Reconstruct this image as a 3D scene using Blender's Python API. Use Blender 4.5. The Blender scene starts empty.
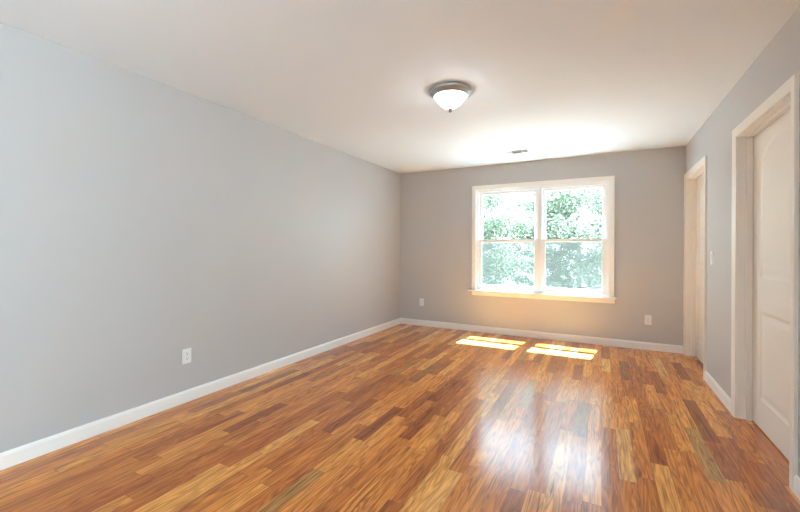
import bpy, bmesh, math, random
from mathutils import Vector, Matrix

sc = bpy.context.scene
C = sc.collection

# ------------------------------------------------------------------ camera
W, H = 3.77, 2.44              # room width and ceiling height (metres)
YF = -8.60                     # wall behind the camera
TH, ROLL = 0.485811, 0.004093
cam_d = bpy.data.cameras.new('camera')
cam = bpy.data.objects.new('camera', cam_d)
C.objects.link(cam)
cam_d.sensor_fit = 'HORIZONTAL'
cam_d.sensor_width = 36.0
cam_d.lens = 381.635 / 800 * 36.0
cam_d.shift_y = -7.009 / 800
cam_d.clip_start = 0.02
fw = Vector((-math.sin(TH), math.cos(TH), 0))
rt0 = Vector((math.cos(TH), math.sin(TH), 0))
up0 = Vector((0, 0, 1))
rt = rt0 * math.cos(ROLL) + up0 * math.sin(ROLL)
up = up0 * math.cos(ROLL) - rt0 * math.sin(ROLL)
m = Matrix((rt, up, -fw)).transposed().to_4x4()
m.translation = Vector((2.90017, -5.51713, 1.21410))
cam.matrix_world = m
sc.camera = cam

# ------------------------------------------------------------------ world, sun, window portals, exposure
SKY = 4.9
world = bpy.data.worlds.new('sky')
sc.world = world
world.use_nodes = True
wn = world.node_tree
bg = wn.nodes['Background']
geo = wn.nodes.new('ShaderNodeTexCoord')
sep = wn.nodes.new('ShaderNodeSeparateXYZ')
ramp = wn.nodes.new('ShaderNodeValToRGB')
wn.links.new(geo.outputs['Generated'], sep.inputs[0])
wn.links.new(sep.outputs['Z'], ramp.inputs[0])
wn.links.new(ramp.outputs[0], bg.inputs['Color'])
ramp.color_ramp.elements[0].position = 0.0
ramp.color_ramp.elements[0].color = (0.70, 0.89, 1.0, 1)
ramp.color_ramp.elements[1].position = 0.8
ramp.color_ramp.elements[1].color = (0.52, 0.76, 1.0, 1)
bg.inputs['Strength'].default_value = SKY

sun_d = bpy.data.lights.new('sun', 'SUN')
sun_d.energy = 90.0
sun_d.angle = math.radians(0.6)
sun_d.color = (0.62, 0.87, 1.0)
sun = bpy.data.objects.new('sun', sun_d)
C.objects.link(sun)
sun.rotation_euler = Vector((-0.055, -0.45, -1.0)).to_track_quat('-Z', 'Y').to_euler()
sun.location = (2, 3, 9)


def portal(name, loc, sx, sz, direction):
    d = bpy.data.lights.new(name, 'AREA')
    d.shape = 'RECTANGLE'
    d.size, d.size_y = sx, sz
    d.cycles.is_portal = True
    o = bpy.data.objects.new(name, d)
    C.objects.link(o)
    o.location = loc
    o.rotation_euler = Vector(direction).to_track_quat('-Z', 'Z').to_euler()


portal('window_daylight', (2.12, 0.20, 1.35), 1.75, 1.5, (0, -1, 0))

rear_d = bpy.data.lights.new('rear_fill', 'AREA')      # added fill light, shining in by added_window, behind the camera
rear_d.shape = 'RECTANGLE'
rear_d.size, rear_d.size_y = 1.95, 1.75
rear_d.energy = 150.0
rear_d.color = (0.60, 0.84, 1.0)
rear = bpy.data.objects.new('rear_fill', rear_d)
C.objects.link(rear)
rear.location = (W + 0.72, -7.40, 0.72)
rear.rotation_euler = Vector((-1, 0.12, 0.85)).to_track_quat('-Z', 'Z').to_euler()

gb_d = bpy.data.lights.new('ground_bounce_fill', 'AREA')               # added fill standing in for bounce off the ground outside window_1
gb_d.shape = 'RECTANGLE'
gb_d.size, gb_d.size_y = 6.0, 1.1
gb_d.energy = 190.0
gb_d.color = (0.78, 0.93, 1.0)
gb = bpy.data.objects.new('ground_bounce_fill', gb_d)
C.objects.link(gb)
gb.location = (2.1, 4.3, -0.35)
gb.rotation_euler = Vector((0, -1, 0.28)).to_track_quat('-Z', 'Z').to_euler()

sc.view_settings.view_transform = 'Standard'
sc.view_settings.look = 'None'
sc.view_settings.gamma = 1.0
sc.view_settings.use_curve_mapping = False
sc.view_settings.exposure = 1.36
sc.cycles.use_denoising = True
sc.cycles.max_bounces = 16
sc.cycles.diffuse_bounces = 8
sc.cycles.transparent_max_bounces = 24
sc.cycles.sample_clamp_indirect = 12.0

# ------------------------------------------------------------------ materials


def new_mat(name):
    mt = bpy.data.materials.new(name)
    mt.use_nodes = True
    return mt, mt.node_tree, mt.node_tree.nodes['Principled BSDF']


def paint(name, col, rough=0.6, bump=0.0, scale=220.0, spec=0.4):
    mt, nt, b = new_mat(name)
    b.inputs['Roughness'].default_value = rough
    b.inputs['Specular IOR Level'].default_value = spec
    tc = nt.nodes.new('ShaderNodeTexCoord')
    ns = nt.nodes.new('ShaderNodeTexNoise')
    ns.inputs['Scale'].default_value = 2.3
    ns.inputs['Detail'].default_value = 3
    nt.links.new(tc.outputs['Object'], ns.inputs['Vector'])
    mx = nt.nodes.new('ShaderNodeMix')
    mx.data_type = 'RGBA'
    mx.inputs['A'].default_value = (*[c * 0.985 for c in col], 1)
    mx.inputs['B'].default_value = (*[min(1, c * 1.015) for c in col], 1)
    nt.links.new(ns.outputs['Fac'], mx.inputs['Factor'])
    nt.links.new(mx.outputs['Result'], b.inputs['Base Color'])
    if bump:
        n2 = nt.nodes.new('ShaderNodeTexNoise')
        n2.inputs['Scale'].default_value = scale
        n2.inputs['Detail'].default_value = 2
        nt.links.new(tc.outputs['Object'], n2.inputs['Vector'])
        bp = nt.nodes.new('ShaderNodeBump')
        bp.inputs['Strength'].default_value = bump
        bp.inputs['Distance'].default_value = 0.002
        nt.links.new(n2.outputs['Fac'], bp.inputs['Height'])
        nt.links.new(bp.outputs['Normal'], b.inputs['Normal'])
    return mt


M_WALL = paint('grey_wall_paint', (0.52, 0.50, 0.488), 0.42, 0.12)
M_CEIL = paint('white_ceiling_paint', (0.82, 0.87, 0.905), 0.75, 0.15)
M_TRIM = paint('white_trim_paint', (0.86, 0.83, 0.79), 0.32)
M_DTRIM = paint('cream_door_trim_paint', (0.84, 0.785, 0.71), 0.32)
M_DOOR = paint('white_door_paint', (0.83, 0.77, 0.69), 0.38)
M_VINYL = paint('white_vinyl', (0.84, 0.84, 0.84), 0.35)
M_PLATE = paint('white_plastic', (0.82, 0.82, 0.80), 0.3)
M_DARK = paint('recess_shade', (0.03, 0.03, 0.03), 0.8)  # near-black colour stands in for the shade inside openings
M_SIDING = paint('outer_siding', (0.6, 0.6, 0.58), 0.7)


def metal(name, col, rough):
    mt, nt, b = new_mat(name)
    b.inputs['Metallic'].default_value = 1
    b.inputs['Base Color'].default_value = (*col, 1)
    tc = nt.nodes.new('ShaderNodeTexCoord')
    ns = nt.nodes.new('ShaderNodeTexNoise')
    ns.inputs['Scale'].default_value = 90
    nt.links.new(tc.outputs['Object'], ns.inputs['Vector'])
    mr = nt.nodes.new('ShaderNodeMapRange')
    mr.inputs['To Min'].default_value = rough * 0.8
    mr.inputs['To Max'].default_value = rough * 1.2
    nt.links.new(ns.outputs['Fac'], mr.inputs['Value'])
    nt.links.new(mr.outputs['Result'], b.inputs['Roughness'])
    return mt


M_NICKEL = metal('brushed_nickel', (0.50, 0.52, 0.53), 0.42)
M_DNICKEL = metal('dark_nickel', (0.20, 0.19, 0.18), 0.4)


def glass_mat():
    mt = bpy.data.materials.new('window_glass')
    mt.use_nodes = True
    nt = mt.node_tree
    nt.nodes.clear()
    out = nt.nodes.new('ShaderNodeOutputMaterial')
    tr = nt.nodes.new('ShaderNodeBsdfTransparent')
    tr.inputs[0].default_value = (0.97, 0.985, 0.975, 1)
    gl = nt.nodes.new('ShaderNodeBsdfGlossy')
    gl.inputs['Roughness'].default_value = 0.01
    lw = nt.nodes.new('ShaderNodeLayerWeight')
    lw.inputs['Blend'].default_value = 0.5
    pw = nt.nodes.new('ShaderNodeMath')
    pw.operation = 'POWER'
    pw.inputs[1].default_value = 5.0
    nt.links.new(lw.outputs['Facing'], pw.inputs[0])
    fr = nt.nodes.new('ShaderNodeMath')
    fr.operation = 'MULTIPLY_ADD'
    fr.inputs[1].default_value = 0.9
    fr.inputs[2].default_value = 0.03
    nt.links.new(pw.outputs[0], fr.inputs[0])
    mx = nt.nodes.new('ShaderNodeMixShader')
    nt.links.new(fr.outputs[0], mx.inputs[0])
    nt.links.new(tr.outputs[0], mx.inputs[1])
    nt.links.new(gl.outputs[0], mx.inputs[2])
    nt.links.new(mx.outputs[0], out.inputs[0])
    return mt


def screen_mat():
    mt = bpy.data.materials.new('insect_screen_mesh')
    mt.use_nodes = True
    nt = mt.node_tree
    nt.nodes.clear()
    out = nt.nodes.new('ShaderNodeOutputMaterial')
    tr = nt.nodes.new('ShaderNodeBsdfTransparent')
    df = nt.nodes.new('ShaderNodeBsdfDiffuse')
    df.inputs[0].default_value = (0.055, 0.054, 0.046, 1)
    tl = nt.nodes.new('ShaderNodeBsdfTranslucent')
    tl.inputs[0].default_value = (0.055, 0.054, 0.046, 1)
    m0 = nt.nodes.new('ShaderNodeMixShader')
    m0.inputs[0].default_value = 0.5
    nt.links.new(df.outputs[0], m0.inputs[1])
    nt.links.new(tl.outputs[0], m0.inputs[2])
    mx = nt.nodes.new('ShaderNodeMixShader')
    mx.inputs[0].default_value = 0.42
    nt.links.new(tr.outputs[0], mx.inputs[1])
    nt.links.new(m0.outputs[0], mx.inputs[2])
    nt.links.new(mx.outputs[0], out.inputs[0])
    return mt


M_GLASS = glass_mat()
M_SCREEN = screen_mat()


def dome_mat():
    mt, nt, b = new_mat('lit_frosted_glass')
    b.inputs['Base Color'].default_value = (0.9, 0.88, 0.85, 1)
    b.inputs['Roughness'].default_value = 0.3
    b.inputs['Emission Color'].default_value = (0.88, 0.96, 1.0, 1)
    b.inputs['Emission Strength'].default_value = 11.0
    return mt


M_DOME = dome_mat()


def leaf_mat(name, c1, c2):
    mt = bpy.data.materials.new(name)
    mt.use_nodes = True
    nt = mt.node_tree
    nt.nodes.clear()
    out = nt.nodes.new('ShaderNodeOutputMaterial')
    tc = nt.nodes.new('ShaderNodeTexCoord')
    ns = nt.nodes.new('ShaderNodeTexNoise')
    ns.inputs['Scale'].default_value = 2.6
    ns.inputs['Detail'].default_value = 5
    nt.links.new(tc.outputs['Object'], ns.inputs['Vector'])
    mp = nt.nodes.new('ShaderNodeMapRange')
    mp.inputs['From Min'].default_value = 0.35
    mp.inputs['From Max'].default_value = 0.65
    nt.links.new(ns.outputs['Fac'], mp.inputs['Value'])
    mx = nt.nodes.new('ShaderNodeMix')
    mx.data_type = 'RGBA'
    mx.inputs['A'].default_value = (*c1, 1)
    mx.inputs['B'].default_value = (*c2, 1)
    nt.links.new(mp.outputs['Result'], mx.inputs['Factor'])
    df = nt.nodes.new('ShaderNodeBsdfDiffuse')
    tl = nt.nodes.new('ShaderNodeBsdfTranslucent')
    nt.links.new(mx.outputs['Result'], df.inputs[0])
    nt.links.new(mx.outputs['Result'], tl.inputs[0])
    ms = nt.nodes.new('ShaderNodeMixShader')
    ms.inputs[0].default_value = 0.45
    nt.links.new(df.outputs[0], ms.inputs[1])
    nt.links.new(tl.outputs[0], ms.inputs[2])
    nt.links.new(ms.outputs[0], out.inputs[0])
    return mt


M_LEAF_A = leaf_mat('green_leaves', (0.096, 0.112, 0.074), (0.130, 0.146, 0.096))
M_LEAF_B = leaf_mat('pale_green_leaves', (0.102, 0.114, 0.080), (0.136, 0.146, 0.104))
M_BARK = paint('bark', (0.20, 0.17, 0.14), 0.9, 0.6, 30)
M_GRAVEL = paint('pale_gravel', (0.12, 0.125, 0.13), 0.95, 0.5, 40)


def floor_mat():
    PW, PL = 0.083, 0.62
    mt, nt, b = new_mat('oak_strip_floor')
    N, L = nt.nodes.new, nt.links.new

    def math_(op, a, bb=None, cc=None):
        n = N('ShaderNodeMath')
        n.operation = op
        for k, v in enumerate((a, bb, cc)):
            if v is None:
                continue
            if isinstance(v, (int, float)):
                n.inputs[k].default_value = v
            else:
                L(v, n.inputs[k])
        return n.outputs[0]

    tc = N('ShaderNodeTexCoord')
    sp = N('ShaderNodeSeparateXYZ')
    L(tc.outputs['Object'], sp.inputs[0])
    X, Y = sp.outputs['X'], sp.outputs['Y']
    xr = math_('DIVIDE', X, PW)
    row = math_('FLOOR', xr)
    fx = math_('FRACT', xr)
    wnz = N('ShaderNodeTexWhiteNoise')
    wnz.noise_dimensions = '1D'
    L(row, wnz.inputs['W'])
    w = math_('ADD', math_('DIVIDE', Y, PL), math_('MULTIPLY', wnz.outputs['Value'], 400.0))
    vo = N('ShaderNodeTexVoronoi')
    vo.voronoi_dimensions = '1D'
    vo.inputs['Scale'].default_value = 1.0
    vo.inputs['Randomness'].default_value = 0.85
    L(w, vo.inputs['W'])
    ve = N('ShaderNodeTexVoronoi')
    ve.voronoi_dimensions = '1D'
    ve.feature = 'DISTANCE_TO_EDGE'
    ve.inputs['Scale'].default_value = 1.0
    ve.inputs['Randomness'].default_value = 0.85
    L(w, ve.inputs['W'])
    cs = N('ShaderNodeSeparateColor')
    L(vo.outputs['Color'], cs.inputs[0])
    r1, r2, r3 = cs.outputs[0], cs.outputs[1], cs.outputs[2]
    # board base colour
    rp = N('ShaderNodeValToRGB')
    L(r1, rp.inputs[0])
    stops = [(0.0, (0.27, 0.068, 0.014)), (0.10, (0.41, 0.112, 0.020)), (0.30, (0.50, 0.152, 0.026)),
             (0.55, (0.61, 0.208, 0.038)), (0.80, (0.67, 0.26, 0.052)), (0.93, (0.71, 0.315, 0.075)),
             (1.0, (0.70, 0.36, 0.12))]
    cr = rp.color_ramp
    while len(cr.elements) < len(stops):
        cr.elements.new(0.5)
    for e, (p, c) in zip(cr.elements, stops):
        e.position = p
        e.color = (*c, 1)
    # a few greyish boards
    grey = N('ShaderNodeMix')
    grey.data_type = 'RGBA'
    gm = math_('MULTIPLY', math_('GREATER_THAN', r3, 0.978), 0.5)
    L(gm, grey.inputs['Factor'])
    L(rp.outputs[0], grey.inputs['A'])
    grey.inputs['B'].default_value = (0.15, 0.085, 0.035, 1)
    # grain coordinates: shifted per board, stretched along the board
    cx = N('ShaderNodeCombineXYZ')
    L(math_('ADD', math_('MULTIPLY', fx, PW), math_('MULTIPLY', r2, 31.0)), cx.inputs[0])
    L(math_('ADD', Y, math_('MULTIPLY', r3, 57.0)), cx.inputs[1])
    L(math_('MULTIPLY', r1, 23.0), cx.inputs[2])

    def grain(sx, sy, detail, dist):
        mp = N('ShaderNodeMapping')
        mp.inputs['Scale'].default_value = (sx, sy, 1)
        L(cx.outputs[0], mp.inputs[0])
        n = N('ShaderNodeTexNoise')
        n.inputs['Scale'].default_value = 1.0
        n.inputs['Detail'].default_value = detail
        n.inputs['Distortion'].default_value = dist
        L(mp.outputs[0], n.inputs['Vector'])
        return n.outputs['Fac']

    fine = grain(260, 9, 4, 0.3)
    broad = grain(30, 2.2, 4, 2.2)
    # growth ring figure
    rings = math_('SINE', math_('MULTIPLY', grain(16, 1.3, 2, 0.9), 52.0))
    ringf = math_('MULTIPLY', math_('ADD', rings, 1.0), 0.5)
    g = math_('ADD', math_('MULTIPLY', fine, 0.28), math_('MULTIPLY', broad, 1.05))
    g = math_('ADD', g, math_('MULTIPLY', ringf, 0.26))
    mr = N('ShaderNodeMapRange')
    L(g, mr.inputs['Value'])
    mr.inputs['From Min'].default_value = 0.46
    mr.inputs['From Max'].default_value = 1.06
    mr.inputs['To Min'].default_value = 0.42
    mr.inputs['To Max'].default_value = 1.50
    tint = N('ShaderNodeMix')
    tint.data_type = 'RGBA'
    tint.blend_type = 'MULTIPLY'
    tint.inputs['Factor'].default_value = 1
    L(grey.outputs['Result'], tint.inputs['A'])
    cc = N('ShaderNodeCombineColor')
    for k, pw in enumerate((0.8, 1.0, 1.15)):
        L(math_('POWER', mr.outputs['Result'], pw), cc.inputs[k])
    L(cc.outputs[0], tint.inputs['B'])
    # dark mineral streaks in some boards
    st = grain(70, 1.7, 3, 0.8)
    sm = math_('MULTIPLY', math_('GREATER_THAN', r2, 0.45),
               math_('MULTIPLY', math_('SUBTRACT', st, 0.585), 8.0))
    sm = N('ShaderNodeClamp'), sm
    L(sm[1], sm[0].inputs[0])
    streak = N('ShaderNodeMix')
    streak.data_type = 'RGBA'
    L(math_('MULTIPLY', sm[0].outputs[0], 0.85), streak.inputs['Factor'])
    L(tint.outputs['Result'], streak.inputs['A'])
    streak.inputs['B'].default_value = (0.065, 0.032, 0.016, 1)
    # joints between boards
    ex = math_('MULTIPLY', math_('MINIMUM', fx, math_('SUBTRACT', 1.0, fx)), PW)
    ey = math_('MULTIPLY', ve.outputs['Distance'], PL)
    ed = math_('MINIMUM', ex, ey)
    jr = N('ShaderNodeMapRange')
    L(ed, jr.inputs['Value'])
    jr.inputs['From Min'].default_value = 0.0003
    jr.inputs['From Max'].default_value = 0.0016
    jr.inputs['To Min'].default_value = 0.45
    jr.inputs['To Max'].default_value = 1.0
    jm = N('ShaderNodeMix')
    jm.data_type = 'RGBA'
    jm.blend_type = 'MULTIPLY'
    jm.inputs['Factor'].default_value = 1
    L(streak.outputs['Result'], jm.inputs['A'])
    L(jr.outputs['Result'], jm.inputs['B'])
    L(jm.outputs['Result'], b.inputs['Base Color'])
    b.inputs['Roughness'].default_value = 0.32
    b.inputs['Specular IOR Level'].default_value = 0.1
    b.inputs['Coat Weight'].default_value = 0.75
    b.inputs['Coat Roughness'].default_value = 0.16
    b.inputs['Coat IOR'].default_value = 1.45
    bp = N('ShaderNodeBump')
    bp.inputs['Strength'].default_value = 0.25
    bp.inputs['Distance'].default_value = 0.001
    L(jr.outputs['Result'], bp.inputs['Height'])
    wv = N('ShaderNodeTexNoise')
    wv.inputs['Scale'].default_value = 5.0
    wv.inputs['Detail'].default_value = 2
    L(tc.outputs['Object'], wv.inputs['Vector'])
    b2 = N('ShaderNodeBump')
    b2.inputs['Strength'].default_value = 0.12
    b2.inputs['Distance'].default_value = 0.01
    L(wv.outputs['Fac'], b2.inputs['Height'])
    L(bp.outputs['Normal'], b2.inputs['Normal'])
    L(bp.outputs['Normal'], b.inputs['Normal'])
    L(b2.outputs['Normal'], b.inputs['Coat Normal'])
    return mt


M_FLOOR = floor_mat()

# ------------------------------------------------------------------ mesh helpers


def obj(name, bm, mat, parent=None, loc=None, smooth=False):
    me = bpy.data.meshes.new(name)
    bmesh.ops.recalc_face_normals(bm, faces=bm.faces)
    bm.to_mesh(me)
    bm.free()
    me.materials.append(mat)
    if smooth:
        me.polygons.foreach_set('use_smooth', [True] * len(me.polygons))
    o = bpy.data.objects.new(name, me)
    C.objects.link(o)
    if parent:
        o.parent = parent
    if loc:
        o.location = loc
    return o


def empty(name, loc=(0, 0, 0)):
    o = bpy.data.objects.new(name, None)
    o.empty_display_size = 0.05
    C.objects.link(o)
    o.location = loc
    return o


def tag(o, label, cat, group=None):
    o['label'] = label
    o['category'] = cat
    if group:
        o['group'] = group
    return o


def structure(o):
    o['kind'] = 'structure'
    return o


def add_box(bm, lo, hi, bevel=0.0):
    r = bmesh.ops.create_cube(bm, size=1)
    vs = r['verts']
    for v in vs:
        v.co = Vector([lo[k] + (v.co[k] + 0.5) * (hi[k] - lo[k]) for k in range(3)])
    if bevel:
        es = list({e for v in vs for e in v.link_edges})
        bmesh.ops.bevel(bm, geom=es, offset=bevel, segments=2, affect='EDGES', profile=0.6)


def box(lo, hi, bevel=0.0):
    bm = bmesh.new()
    add_box(bm, lo, hi, bevel)
    return bm


def sweep(bm, path, profile, emb, closed=False):
    """Sweep a closed profile [(offset to the left of the path, depth)] along a 2D path with mitred corners."""
    n = len(path)
    rings = []
    for i in range(n):
        p = Vector(path[i])
        segs = []
        if closed or i > 0:
            segs.append((p - Vector(path[i - 1])).normalized())
        if closed or i < n - 1:
            segs.append((Vector(path[(i + 1) % n]) - p).normalized())
        nr = [Vector((-s.y, s.x)) for s in segs]
        mv = nr[0] if len(nr) == 1 else (nr[0] + nr[1]) / (1 + nr[0].dot(nr[1]))
        rings.append([bm.verts.new(emb(*(p + mv * a), d)) for a, d in profile])
    k = len(profile)
    for i in range(n if closed else n - 1):
        A, B = rings[i], rings[(i + 1) % n]
        for j in range(k):
            bm.faces.new((A[j], A[(j + 1) % k], B[(j + 1) % k], B[j]))
    if not closed:
        bm.faces.new(rings[0])
        bm.faces.new(list(reversed(rings[-1])))


def lathe(profile, seg=40, axis='z'):
    """profile: [(r, h)]; open or ending on the axis."""
    bm = bmesh.new()
    rings = []
    for r, h in profile:
        if r < 1e-6:
            rings.append([bm.verts.new((0, 0, h))])
        else:
            rings.append([bm.verts.new((r * math.cos(2 * math.pi * k / seg), r * math.sin(2 * math.pi * k / seg), h))
                          for k in range(seg)])
    for A, B in zip(rings, rings[1:]):
        if len(A) == 1 and len(B) == 1:
            continue
        for k in range(seg):
            k2 = (k + 1) % seg
            if len(A) == 1:
                bm.faces.new((A[0], B[k], B[k2]))
            elif len(B) == 1:
                bm.faces.new((A[k], A[k2], B[0]))
            else:
                bm.faces.new((A[k], A[k2], B[k2], B[k]))
    if axis == 'x':      # height runs towards -x
        for v in bm.verts:
            v.co = Vector((-v.co.z, v.co.x, v.co.y))
    if axis == 'y':      # height runs towards -y
        for v in bm.verts:
            v.co = Vector((v.co.x, -v.co.z, v.co.y))
    return bm


def wall(u0, u1, v0, v1, holes, emb, thick):
    """Wall slab with rectangular holes; emb(u, v, d) with d into the room, slab lies at d in [-thick, 0]."""
    us = sorted({u0, u1, *[h[k] for h in holes for k in (0, 1)]})
    vs = sorted({v0, v1, *[h[k] for h in holes for k in (2, 3)]})
    bm = bmesh.new()
    grid = {(i, j, s): bm.verts.new(emb(u, v, -thick * s)) for i, u in enumerate(us) for j, v in enumerate(vs) for s in (0, 1)}

    def solid(i, j):
        if i < 0 or j < 0 or i >= len(us) - 1 or j >= len(vs) - 1:
            return False
        cu, cv = (us[i] + us[i + 1]) / 2, (vs[j] + vs[j + 1]) / 2
        return not any(h[0] < cu < h[1] and h[2] < cv < h[3] for h in holes)

    for i in range(len(us) - 1):
        for j in range(len(vs) - 1):
            if not solid(i, j):
                continue
            for s in (0, 1):
                bm.faces.new([grid[(i, j, s)], grid[(i + 1, j, s)], grid[(i + 1, j + 1, s)], grid[(i, j + 1, s)]])
            for (di, dj, a, b_) in ((-1, 0, (i, j), (i, j + 1)), (1, 0, (i + 1, j), (i + 1, j + 1)),
                                    (0, -1, (i, j), (i + 1, j)), (0, 1, (i, j + 1), (i + 1, j + 1))):
                if not solid(i + di, j + dj):
                    bm.faces.new([grid[(*a, 0)], grid[(*b_, 0)], grid[(*b_, 1)], grid[(*a, 1)]])
    for v in [v for v in bm.verts if not v.link_faces]:
        bm.verts.remove(v)
    return bm


E_BACK = lambda u, v, d: (u, -d, v)
E_FRONT = lambda u, v, d: (u, YF + d, v)
E_LEFT = lambda u, v, d: (d, u, v)
E_RIGHT = lambda u, v, d: (W - d, u, v)
E_PLAN = lambda u, v, d: (u, v, d)
T = 0.14

# ------------------------------------------------------------------ shell
# doors on the right wall: opening (y0, y1)
DOORS = [(-2.838, -1.931), (-0.966, -0.068)]
DOOR_H = 2.035
JB = 0.019                                             # jamb board thickness
WIN = (1.257, 2.985, 0.615, 2.09)                      # window_1 clear opening
WIN2 = (-8.40, -6.40, 0.42, 2.22)                        # added_window added behind the camera to bring in light

structure(obj('floor', box((-0.14, YF - 0.14, -0.10), (W + 0.19, 0.14, 0.0)), M_FLOOR))
structure(obj('ceiling', box((-0.14, YF - 0.14, H), (W + 0.19, 0.14, H + 0.12)), M_CEIL))
structure(obj('wall_left', wall(YF - T, T, 0, H, [], E_LEFT, T), M_WALL))
structure(obj('wall_back', wall(0, W, 0, H, [(WIN[0] - .012, WIN[1] + .012, WIN[2] - .012, WIN[3] + .012)], E_BACK, T), M_WALL))
structure(obj('wall_front', wall(0, W, 0, H, [], E_FRONT, T), M_WALL))
structure(obj('wall_right', wall(YF - T, T, 0, H, [WIN2] + [(a - JB, b + JB, 0, DOOR_H + JB) for a, b in DOORS], E_RIGHT, 0.122), M_WALL))

structure(obj('gap_light_blocker', box((W + 0.1225, -3.4, -0.02), (W + 0.19, 0.14, H)), M_WALL))   # unseen slab added behind the doors, keeps light out of their gaps

# baseboards
BASE = [(0, 0), (0.014, 0), (0.014, 0.072), (0.011, 0.082), (0.007, 0.091), (0, 0.091)]


def baseboard(name, path):
    bm = bmesh.new()
    sweep(bm, path, BASE, E_PLAN)
    return structure(obj(name, bm, M_TRIM))


CW = 0.066                                             # casing width
baseboard('baseboard_left', [(0, 0), (0, YF)])
baseboard('baseboard_back', [(W - 0.019, 0), (0.0125, 0)])
bmR = bmesh.new()
sweep(bmR, [(W, DOORS[0][1] + CW), (W, DOORS[1][0] - CW)], BASE, E_PLAN)
sweep(bmR, [(W, YF), (W, DOORS[0][0] - CW)], BASE, E_PLAN)
structure(obj('baseboard_right', bmR, M_TRIM))
baseboard('baseboard_front', [(0.0125, YF), (W - 0.0125, YF)])

# ------------------------------------------------------------------ window_1 : twin double-hung
w1 = structure(empty('window_1', (2.121, 0, 0.6)))


def wobj(name, bm, mat, parent=None, root=w1):
    o = obj(name, bm, mat)
    off = Vector(root.location)
    o.data.transform(Matrix.Translation(-off))
    o.parent = parent or root
    return o


x0, x1, z0, z1 = WIN
# casing: two legs and a head, mitred, with a rounded back band
CAS = [(0.0, 0.0), (0.0, 0.010), (-0.012, 0.013), (-0.040, 0.016), (-0.052, 0.019), (-0.058, 0.017), (-0.060, 0.0)]
bm = bmesh.new()
sweep(bm, [(x0, z0), (x0, z1), (x1, z1), (x1, z0)], [(-a, d) for a, d in CAS], E_BACK)
wobj('casing', bm, M_TRIM)
bm = bmesh.new()
add_box(bm, (x0 - 0.105, -0.048, z0 - 0.017), (x1 + 0.083, 0.03, z0), 0.004)
wobj('window_sill', bm, M_TRIM)
bm = bmesh.new()
sweep(bm, [(x0 - 0.052, z0 - 0.017), (x1 + 0.066, z0 - 0.017)],
      [(0, 0), (0, 0.018), (-0.012, 0.019), (-0.045, 0.013), (-0.060, 0.011), (-0.060, 0)], E_BACK)
wobj('apron', bm, M_TRIM)
# vinyl frame: outer rim with centre mullion
bm = bmesh.new()
sweep(bm, [(x0 - .01, z0 - .01), (x1 + .01, z0 - .01), (x1 + .01, z1 + .01), (x0 - .01, z1 + .01)],
      [(0, -0.0), (0, -0.128), (0.060, -0.128), (0.060, -0.105), (0.045, -0.105), (0.045, -0.022), (0.020, -0.018), (0.020, -0.0)],
      E_BACK, closed=True)
wobj('window_frame', bm, M_VINYL)
XM = (2.094 + 2.199) / 2
wobj('mullion', box((XM - 0.031, 0.012, z0 + .03), (XM + 0.031, 0.128, z1 - .03), 0.003), M_VINYL)

ZM = 1.335                                             # meeting rail centre


def sash(parent_name, xa, xb, za, zb, ya, yb, rail_b, rail_t, stile):
    """One sash between xa..xb, za..zb, depth ya..yb; rails and stiles of given widths."""
    bm = bmesh.new()
    outer = [(xa, za), (xb, za), (xb, zb), (xa, zb)]
    inner = [(xa + stile, za + rail_b), (xb - stile, za + rail_b), (xb - stile, zb - rail_t), (xa + stile, zb - rail_t)]
    lip = [(xa + stile + .006, za + rail_b + .006), (xb - stile - .006, za + rail_b + .006),
           (xb - stile - .006, zb - rail_t - .006), (xa + stile + .006, zb - rail_t - .006)]
    ym = (ya + yb) / 2
    loops = [(outer, ya), (inner, ya), (lip, ym - 0.006), (lip, ym + 0.006), (inner, yb), (outer, yb)]
    rings = [[bm.verts.new((px, y, pz)) for px, pz in lp] for lp, y in loops]
    for A, B in zip(rings, rings[1:] + rings[:1]):
        for k in range(4):
            bm.faces.new((A[k], A[(k + 1) % 4], B[(k + 1) % 4], B[k]))
    s = wobj(parent_name, bm, M_VINYL)
    pane = wobj('pane', box((xa + stile + .002, ym - .002, za + rail_b + .002), (xb - stile - .002, ym + .002, zb - rail_t - .002)), M_GLASS, s)
    return s


for k, (xa, xb) in enumerate(((x0 + .033, XM - .029), (XM + .029, x1 - .033))):
    # the upper sash sits in the outer track, the lower one in the inner track
    sash('upper_sash', xa, xb, ZM - .020, z1 - .033, .070, .102, .036, .034, .040)
    low = sash('lower_sash', xa, xb, z0 + .033, ZM + .024, .034, .066, .042, .036, .040)
    # sash lock on the meeting rail
    bm = bmesh.new()
    xc = (xa + xb) / 2
    add_box(bm, (xc - .03, .040, ZM + .0245), (xc + .03, .060, ZM + .032), .002)
    add_box(bm, (xc - .008, .030, ZM + .032), (xc + .022, .050, ZM + .042), .002)
    wobj('sash_lock', bm, M_VINYL, low)
    scr = wobj('insect_screen', box((xa + .008, .1155, z0 + .037), (xb - .008, .1165, ZM + .01)), M_SCREEN)
    bm = bmesh.new()
    sweep(bm, [(xa - .006, z0 + .028), (xb + .006, z0 + .028), (xb + .006, ZM + .022), (xa - .006, ZM + .022)],
          [(0, -.110), (0, -.121), (.016, -.121), (.016, -.110)], E_BACK, closed=True)
    wobj('screen_frame', bm, M_VINYL, scr)

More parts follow.
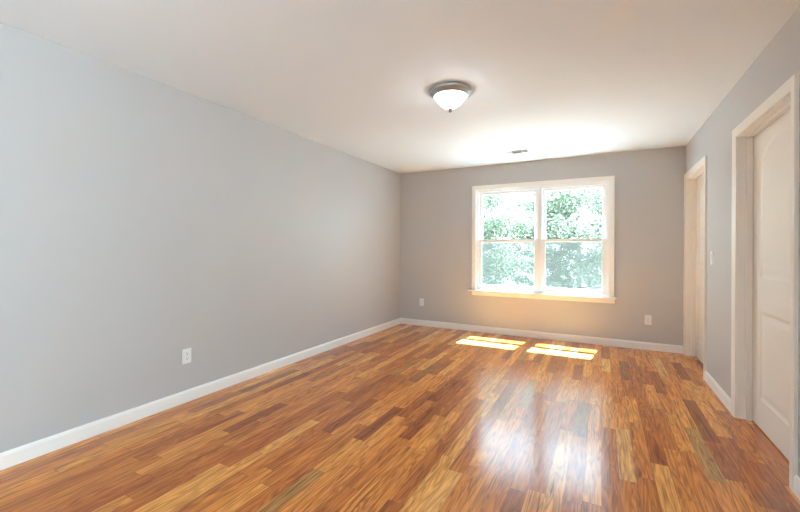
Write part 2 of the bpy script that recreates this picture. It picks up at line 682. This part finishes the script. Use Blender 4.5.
# ------------------------------------------------------------------ added_window behind the camera (never seen, added to light the room)
w2 = structure(empty('added_window', (W, -7.4, 0.42)))
bm = bmesh.new()
a0, a1, b0, b1 = WIN2
sweep(bm, [(a0, b0), (a1, b0), (a1, b1), (a0, b1)], [(0, 0), (0, -.12), (.05, -.12), (.05, 0)], E_RIGHT, closed=True)
wobj('window_frame', bm, M_VINYL, root=w2)
wobj('mullion', box((W + .02, -7.43, b0 + .05), (W + .10, -7.37, b1 - .05), .004), M_VINYL, root=w2)
bm = bmesh.new()
sweep(bm, [(a0, b0), (a0, b1), (a1, b1), (a1, b0)], [(-a, d) for a, d in CAS], E_RIGHT)
wobj('casing', bm, M_TRIM, root=w2)
wobj('window_sill', box((W - .05, a0 - .1, b0 - .018), (W, a1 + .1, b0), .004), M_TRIM, root=w2)
wobj('pane', box((W + .058, a0 + .04, b0 + .04), (W + .062, a1 - .04, b1 - .04)), M_GLASS, root=w2)

# ------------------------------------------------------------------ doors
LEAF_X = 3.854
DCAS = [(0.0, 0.0), (0.0, 0.010), (-0.014, 0.0135), (-0.045, 0.0165), (-0.057, 0.0185), (-0.064, 0.0175), (-CW, 0.0150), (-CW, 0.0)]


def offset_poly(pts, d):
    """Inset a counter-clockwise polygon by d."""
    out = []
    n = len(pts)
    for i in range(n):
        p, a, b_ = Vector(pts[i]), Vector(pts[i - 1]), Vector(pts[(i + 1) % n])
        s1, s2 = (p - a).normalized(), (b_ - p).normalized()
        n1, n2 = Vector((-s1.y, s1.x)), Vector((-s2.y, s2.x))
        out.append(tuple(p + (n1 + n2) / (1 + n1.dot(n2)) * d))
    return out


def door_leaf(y0, y1, za, zb):
    """Moulded two-panel arch-top leaf; returns bmesh for the leaf and one per panel (room side at x = LEAF_X)."""
    width = y1 - y0
    pa, pb = y0 + 0.148, y1 - 0.148
    arch = []
    n = 18
    for k in range(n + 1):       # shallow arch from right to left, ogee ends
        t = k / n
        arch.append((pb + (pa - pb) * t, 1.835 + 0.118 * math.sin(math.pi * t) ** 0.85))
    upper = [(pa, 1.030), (pb, 1.030)] + arch
    lower = [(pa, 0.205), (pb, 0.205), (pb, 0.805), (pa, 0.805)]
    e = lambda p, d: (LEAF_X + d, p[0], p[1])
    bm = bmesh.new()
    outer = [(y0, za), (y1, za), (y1, zb), (y0, zb)]
    edges = []
    oring = [bm.verts.new(e(p, 0)) for p in outer]
    rings = {}
    for nm, poly in (('o', None), ('u', upper), ('l', lower)):
        ring = oring if poly is None else [bm.verts.new(e(p, 0)) for p in poly]
        rings[nm] = ring
        edges += [bm.edges.new((ring[k], ring[(k + 1) % len(ring)])) for k in range(len(ring))]
    bmesh.ops.triangle_fill(bm, use_beauty=True, edges=edges)
    # remove any faces filled over the panels
    def inside(poly, p):
        c = False
        for i in range(len(poly)):
            (ax, ay), (bx, by) = poly[i - 1], poly[i]
            if (ay > p[1]) != (by > p[1]) and p[0] < (bx - ax) * (p[1] - ay) / (by - ay) + ax:
                c = not c
        return c
    kill = [f for f in bm.faces if any(inside(poly, (f.calc_center_median().y, f.calc_center_median().z)) for poly in (upper, lower))]
    bmesh.ops.delete(bm, geom=kill, context='FACES_ONLY')
    back = [bm.verts.new(e(p, 0.035)) for p in outer]
    for k in range(4):
        bm.faces.new((oring[k], oring[(k + 1) % 4], back[(k + 1) % 4], back[k]))
    bm.faces.new(back)
    panels = []
    for poly in (upper, lower):
        pm = bmesh.new()
        prev = None
        for ins, dep in ((0, 0), (0.010, 0.0035), (0.020, 0.0060), (0.028, 0.0060), (0.060, 0.0022), (0.066, 0.0020)):
            ring = [pm.verts.new(e(p, dep)) for p in (offset_poly(poly, ins) if ins else poly)]
            if prev:
                for k in range(len(ring)):
                    pm.faces.new((prev[k], prev[(k + 1) % len(ring)], ring[(k + 1) % len(ring)], ring[k]))
            prev = ring
        pm.faces.new(prev)
        panels.append(pm)
    return bm, panels


for i, (ya, yb) in enumerate(DOORS):
    d = structure(empty('door_%d' % (i + 1), (W, (ya + yb) / 2, 0)))

    def dobj(name, bm, mat, parent=None, smooth=False):
        o = obj(name, bm, mat, smooth=smooth)
        o.data.transform(Matrix.Translation(-Vector(d.location)))
        o.parent = parent or d
        return o
    # casing on the room side (the opening edge shows a small reveal of the jamb)
    bm = bmesh.new()
    g = 0.0
    sweep(bm, [(ya - g, 0), (ya - g, DOOR_H + g), (yb + g, DOOR_H + g), (yb + g, 0)], [(-a, dd) for a, dd in DCAS], E_RIGHT)
    dobj('casing', bm, M_DTRIM)
    # jambs with a stop
    bm = bmesh.new()
    sweep(bm, [(ya, 0), (ya, DOOR_H), (yb, DOOR_H), (yb, 0)],
          [(0.0185, -0.0005), (-0.004, -0.0005), (-0.004, -0.045), (-0.015, -0.047), (-0.015, -0.082), (-0.004, -0.082), (-0.004, -0.121), (0.0185, -0.121)],
          E_RIGHT)
    dobj('door_frame', bm, M_DTRIM)
    leaf_bm, panels = door_leaf(ya + 0.007, yb - 0.007, 0.010, DOOR_H - 0.007)
    leaf = dobj('door_leaf', leaf_bm, M_DOOR)
    for pm in panels:
        dobj('panel', pm, M_DOOR, leaf)
    knob = lathe([(0, 0), (0.031, 0), (0.031, 0.004), (0.026, 0.009), (0.012, 0.012), (0.011, 0.028), (0.020, 0.034),
                  (0.0265, 0.043), (0.0265, 0.050), (0.020, 0.058), (0.0, 0.060)], 28, 'x')
    for v in knob.verts:
        v.co += Vector((LEAF_X, ya + 0.075, 0.92))
    dobj('knob', knob, M_NICKEL, leaf, True)

# ------------------------------------------------------------------ ceiling light
cl = tag(empty('ceiling_light', (1.865, -2.735, H)), 'round flush ceiling light with nickel rim and glowing white glass bowl', 'ceiling light')
obj('rim', lathe([(0, 0), (0.152, 0), (0.160, -0.004), (0.163, -0.011), (0.162, -0.019), (0.155, -0.029), (0.146, -0.037), (0.139, -0.044),
                  (0.134, -0.050), (0.129, -0.054), (0.124, -0.052), (0.122, -0.046), (0.0, -0.04)], 64), M_NICKEL, cl, smooth=True)
prof = []
for k in range(15):
    r_ = 0.1215 * (1 - k / 14) if k < 14 else 0.0
    prof.append((r_, -0.050 - 0.094 * (1 - (r_ / 0.1215) ** 2.0)))
obj('glass_bowl', lathe(prof, 64), M_DOME, cl, smooth=True)
obj('finial', lathe([(0, -0.138), (0.017, -0.1425), (0.019, -0.147), (0.013, -0.152), (0.010, -0.157), (0.012, -0.162), (0.011, -0.168), (0.0, -0.172)], 24),
    M_DNICKEL, cl, smooth=True)

# ------------------------------------------------------------------ ceiling vent (three-way register)
cv = tag(empty('ceiling_vent', (1.965, -0.625, H)), 'small white slatted air vent in the ceiling near the window wall', 'vent')
hx, hy = 0.155, 0.105
bm = bmesh.new()
sweep(bm, [(-hx, -hy), (hx, -hy), (hx, hy), (-hx, hy)], [(0, -0.0), (0.002, -0.004), (0.026, -0.009), (0.031, -0.007), (0.031, 0.0)],
      E_PLAN, closed=True)
obj('frame', bm, M_PLATE, cv)
bm = bmesh.new()
add_box(bm, (-hx + .03, -hy + .03, -0.0015), (hx - .03, hy - .03, -0.0005))
obj('duct_shade', bm, M_DARK, cv)  # flat dark sheet in place of the shaded duct interior


def slat(p, along, length, tilt):
    bm = bmesh.new()
    add_box(bm, (-length / 2, -0.008, -0.0006), (length / 2, 0.008, 0.0006))
    R_ = Matrix.Rotation(tilt, 4, 'X')
    if along == 'y':
        R_ = Matrix.Rotation(math.pi / 2, 4, 'Z') @ R_
    bmesh.ops.transform(bm, matrix=Matrix.Translation(p) @ R_, verts=bm.verts)
    obj('slat', bm, M_PLATE, cv)


for k in range(7):
    slat((0.0, -0.063 + 0.021 * k, -0.0065), 'x', 0.108, math.radians(38))
for k in range(4):
    slat((-0.068 - 0.0165 * k, 0, -0.0065), 'y', 0.148, math.radians(-40))
    slat((0.068 + 0.0165 * k, 0, -0.0065), 'y', 0.148, math.radians(40))
for xx in (-0.0575, 0.0575):
    obj('divider', box((xx - .0015, -0.075, -0.010), (xx + .0015, 0.075, -0.001)), M_PLATE, cv)

# ------------------------------------------------------------------ outlets and switch
RZ = {'back': 0.0, 'left': math.pi / 2, 'right': -math.pi / 2}   # local -y faces the room


def plate_bm(w_, h_, t_):
    bm = bmesh.new()
    add_box(bm, (-w_ / 2, -t_, -h_ / 2), (w_ / 2, 0, h_ / 2))
    es = [e_ for e_ in bm.edges if all(abs(v.co.y + t_) < 1e-6 for v in e_.verts)]
    bmesh.ops.bevel(bm, geom=es, offset=0.003, segments=3, affect='EDGES', profile=0.6)
    return bm


def outlet(loc, side, label):
    o = tag(empty('wall_outlet', loc), label, 'outlet', 'wall outlets')
    o.rotation_euler = (0, 0, RZ[side])
    obj('cover_plate', plate_bm(0.072, 0.116, 0.006), M_PLATE, o)
    for s in (-1, 1):
        bm = bmesh.new()
        add_box(bm, (-0.017, -0.0085, s * 0.0195 - 0.0145), (0.017, -0.0055, s * 0.0195 + 0.0145))
        es = [e_ for e_ in bm.edges if abs(e_.verts[0].co.y - e_.verts[1].co.y) > 0.001]
        bmesh.ops.bevel(bm, geom=es, offset=0.008, segments=4, affect='EDGES')
        r = obj('receptacle', bm, M_PLATE, o)
        for xx, hh in ((-0.0065, 0.009), (0.0065, 0.007)):
            obj('slot', box((xx - .0013, -0.0088, s * 0.0195 + .003 - hh / 2), (xx + .0013, -0.0083, s * 0.0195 + .003 + hh / 2)), M_DARK, r)
        gb = lathe([(0, 0.0083), (0.0026, 0.0083), (0.0026, 0.0088), (0, 0.0088)], 12, 'y')
        for v in gb.verts:
            v.co.z += s * 0.0195 - 0.0075
        obj('slot', gb, M_DARK, r)
    obj('screw', lathe([(0, 0.0055), (0.003, 0.0055), (0.003, 0.0068), (0, 0.0072)], 12, 'y'), M_NICKEL, o)


outlet((0, -3.633, 0.361), 'left', 'white duplex outlet low on the long left wall')
outlet((0.382, 0, 0.372), 'back', 'white duplex outlet low on the window wall, near the left corner')
outlet((3.404, 0, 0.363), 'back', 'white duplex outlet low on the window wall, right of the window')

sw = tag(empty('light_switch', (W, -1.225, 1.146)), 'white rocker light switch on the right wall between the two doors', 'light switch')
sw.rotation_euler = (0, 0, RZ['right'])
obj('cover_plate', plate_bm(0.074, 0.118, 0.006), M_PLATE, sw)
bm = bmesh.new()
add_box(bm, (-0.0165, -0.0085, -0.033), (0.0165, -0.0055, 0.033), 0.001)
for v in bm.verts:
    if v.co.y < -0.007:
        v.co.y -= 0.002 * (v.co.z / 0.033)
obj('rocker', bm, M_PLATE, sw)
for s in (-1, 1):
    b_ = lathe([(0, 0.0055), (0.003, 0.0055), (0.003, 0.0066), (0, 0.007)], 12, 'y')
    for v in b_.verts:
        v.co.z += s * 0.048
    obj('screw', b_, M_PLATE, sw)

# ------------------------------------------------------------------ outdoors (the room is on the upper floor)
GZ = -3.2
structure(obj('ground', box((-40, 0.3, GZ - 0.2), (44, 60, GZ)), M_GRAVEL))


def tube_chain(bm, pts, seg=8):
    rings = []
    for i, (p, r) in enumerate(pts):
        p = Vector(p)
        q = Vector(pts[min(i + 1, len(pts) - 1)][0]) - Vector(pts[max(i - 1, 0)][0])
        q.normalize()
        a = q.orthogonal().normalized() if abs(q.x) > 0.9 else q.cross(Vector((1, 0, 0))).normalized()
        b_ = q.cross(a)
        rings.append([bm.verts.new(p + (a * math.cos(2 * math.pi * k / seg) + b_ * math.sin(2 * math.pi * k / seg)) * r) for k in range(seg)])
    for A, B in zip(rings, rings[1:]):
        for k in range(seg):
            bm.faces.new((A[k], A[(k + 1) % seg], B[(k + 1) % seg], B[k]))
    bm.faces.new(list(reversed(rings[0])))
    bm.faces.new(rings[-1])


def tree(seed, x, y, height, crown_r, crown_lo, n_leaf, leaf, mat, label):
    rnd = random.Random(seed)
    t = tag(empty('tree', (x, y, GZ)), label, 'tree')
    bm = bmesh.new()
    top = height * 0.85
    tr = []
    for k in range(8):
        f = k / 7
        tr.append(((0.25 * math.sin(3 * f + seed) * f, 0.25 * math.cos(2.3 * f + seed) * f, top * f), 0.17 * (1 - 0.85 * f) + 0.01))
    tube_chain(bm, tr, 10)
    obj('trunk', bm, M_BARK, t, smooth=True)
    tips = []
    for k in range(30):
        f = crown_lo / height + (0.83 - crown_lo / height) * (k + rnd.random()) / 30
        base = Vector((0.25 * math.sin(3 * f / .85 + seed) * f, 0.25 * math.cos(2.3 * f / .85 + seed) * f, height * f))
        ang = k * 2.4 + rnd.uniform(-.4, .4)
        mid = (crown_lo + height) / 2
        prof_r = crown_r * math.sqrt(max(0.40, 1 - ((base.z - mid) / ((height - crown_lo) / 2 + .3)) ** 2))
        ln = prof_r * rnd.uniform(0.75, 1.0)
        end = base + Vector((math.cos(ang) * ln, math.sin(ang) * ln, ln * rnd.uniform(0.15, 0.55)))
        midp = base.lerp(end, 0.5) + Vector((0, 0, -0.06 * ln))
        bm = bmesh.new()
        tube_chain(bm, [(base, 0.035), (midp, 0.022), (end, 0.006)], 6)
        obj('branch', bm, M_BARK, t, smooth=True)
        for q in range(7):
            g_ = 0.3 + 0.75 * q / 6
            tips.append((base.lerp(end, g_) + Vector((rnd.gauss(0, .12), rnd.gauss(0, .12), rnd.gauss(0, .12))), 0.20 + 0.16 * rnd.random()))
    verts, faces = [], []
    per = n_leaf // len(tips)
    for c, s in tips:
        for _ in range(per):
            p = c + Vector((rnd.gauss(0, s), rnd.gauss(0, s), rnd.gauss(0, s * 0.8)))
            a = Vector((rnd.gauss(0, 1), rnd.gauss(0, 1), rnd.gauss(0, .6))).normalized()
            nrm = Vector((rnd.gauss(0, .7), rnd.gauss(0, .7), 1)).normalized()
            b_ = nrm.cross(a).normalized()
            n2 = a.cross(b_)
            l_ = leaf * rnd.uniform(0.7, 1.3)
            k = len(verts)
            verts += [p - a * l_ * .5, p - b_ * l_ * .27 + n2 * l_ * .08, p + a * l_ * .55, p + b_ * l_ * .27 + n2 * l_ * .08]
            faces += [(k, k + 1, k + 2), (k, k + 2, k + 3)]
    me = bpy.data.meshes.new('foliage')
    me.from_pydata([tuple(v) for v in verts], [], faces)
    me.materials.append(mat)
    fo = bpy.data.objects.new('foliage', me)
    C.objects.link(fo)
    fo.parent = t
    return t


tree(3, -1.2, 6.8, 7.6, 2.3, 0.7, 30000, 0.11, M_LEAF_A, 'leafy green tree seen through the left half of the window')
tree(8, 4.7, 7.4, 8.4, 2.7, 0.9, 26000, 0.11, M_LEAF_B, 'pale green bushy tree seen through the right half of the window')
tree(14, 1.9, 14.9, 10.0, 2.9, 0.2, 26000, 0.15, M_LEAF_A, 'tall tree farther back, between the two nearer trees outside the window')
tree(21, -4.2, 17.6, 9.5, 3.0, 0.2, 20000, 0.18, M_LEAF_B, 'distant tree behind the left tree outside the window')
tree(27, 5.2, 24.0, 10.0, 3.4, 0.1, 16000, 0.21, M_LEAF_B, 'distant tree behind the right tree outside the window')
tree(33, -1.8, 30.0, 10.0, 3.4, 0.1, 18000, 0.23, M_LEAF_A, 'most distant tree outside, deep behind the middle of the window')
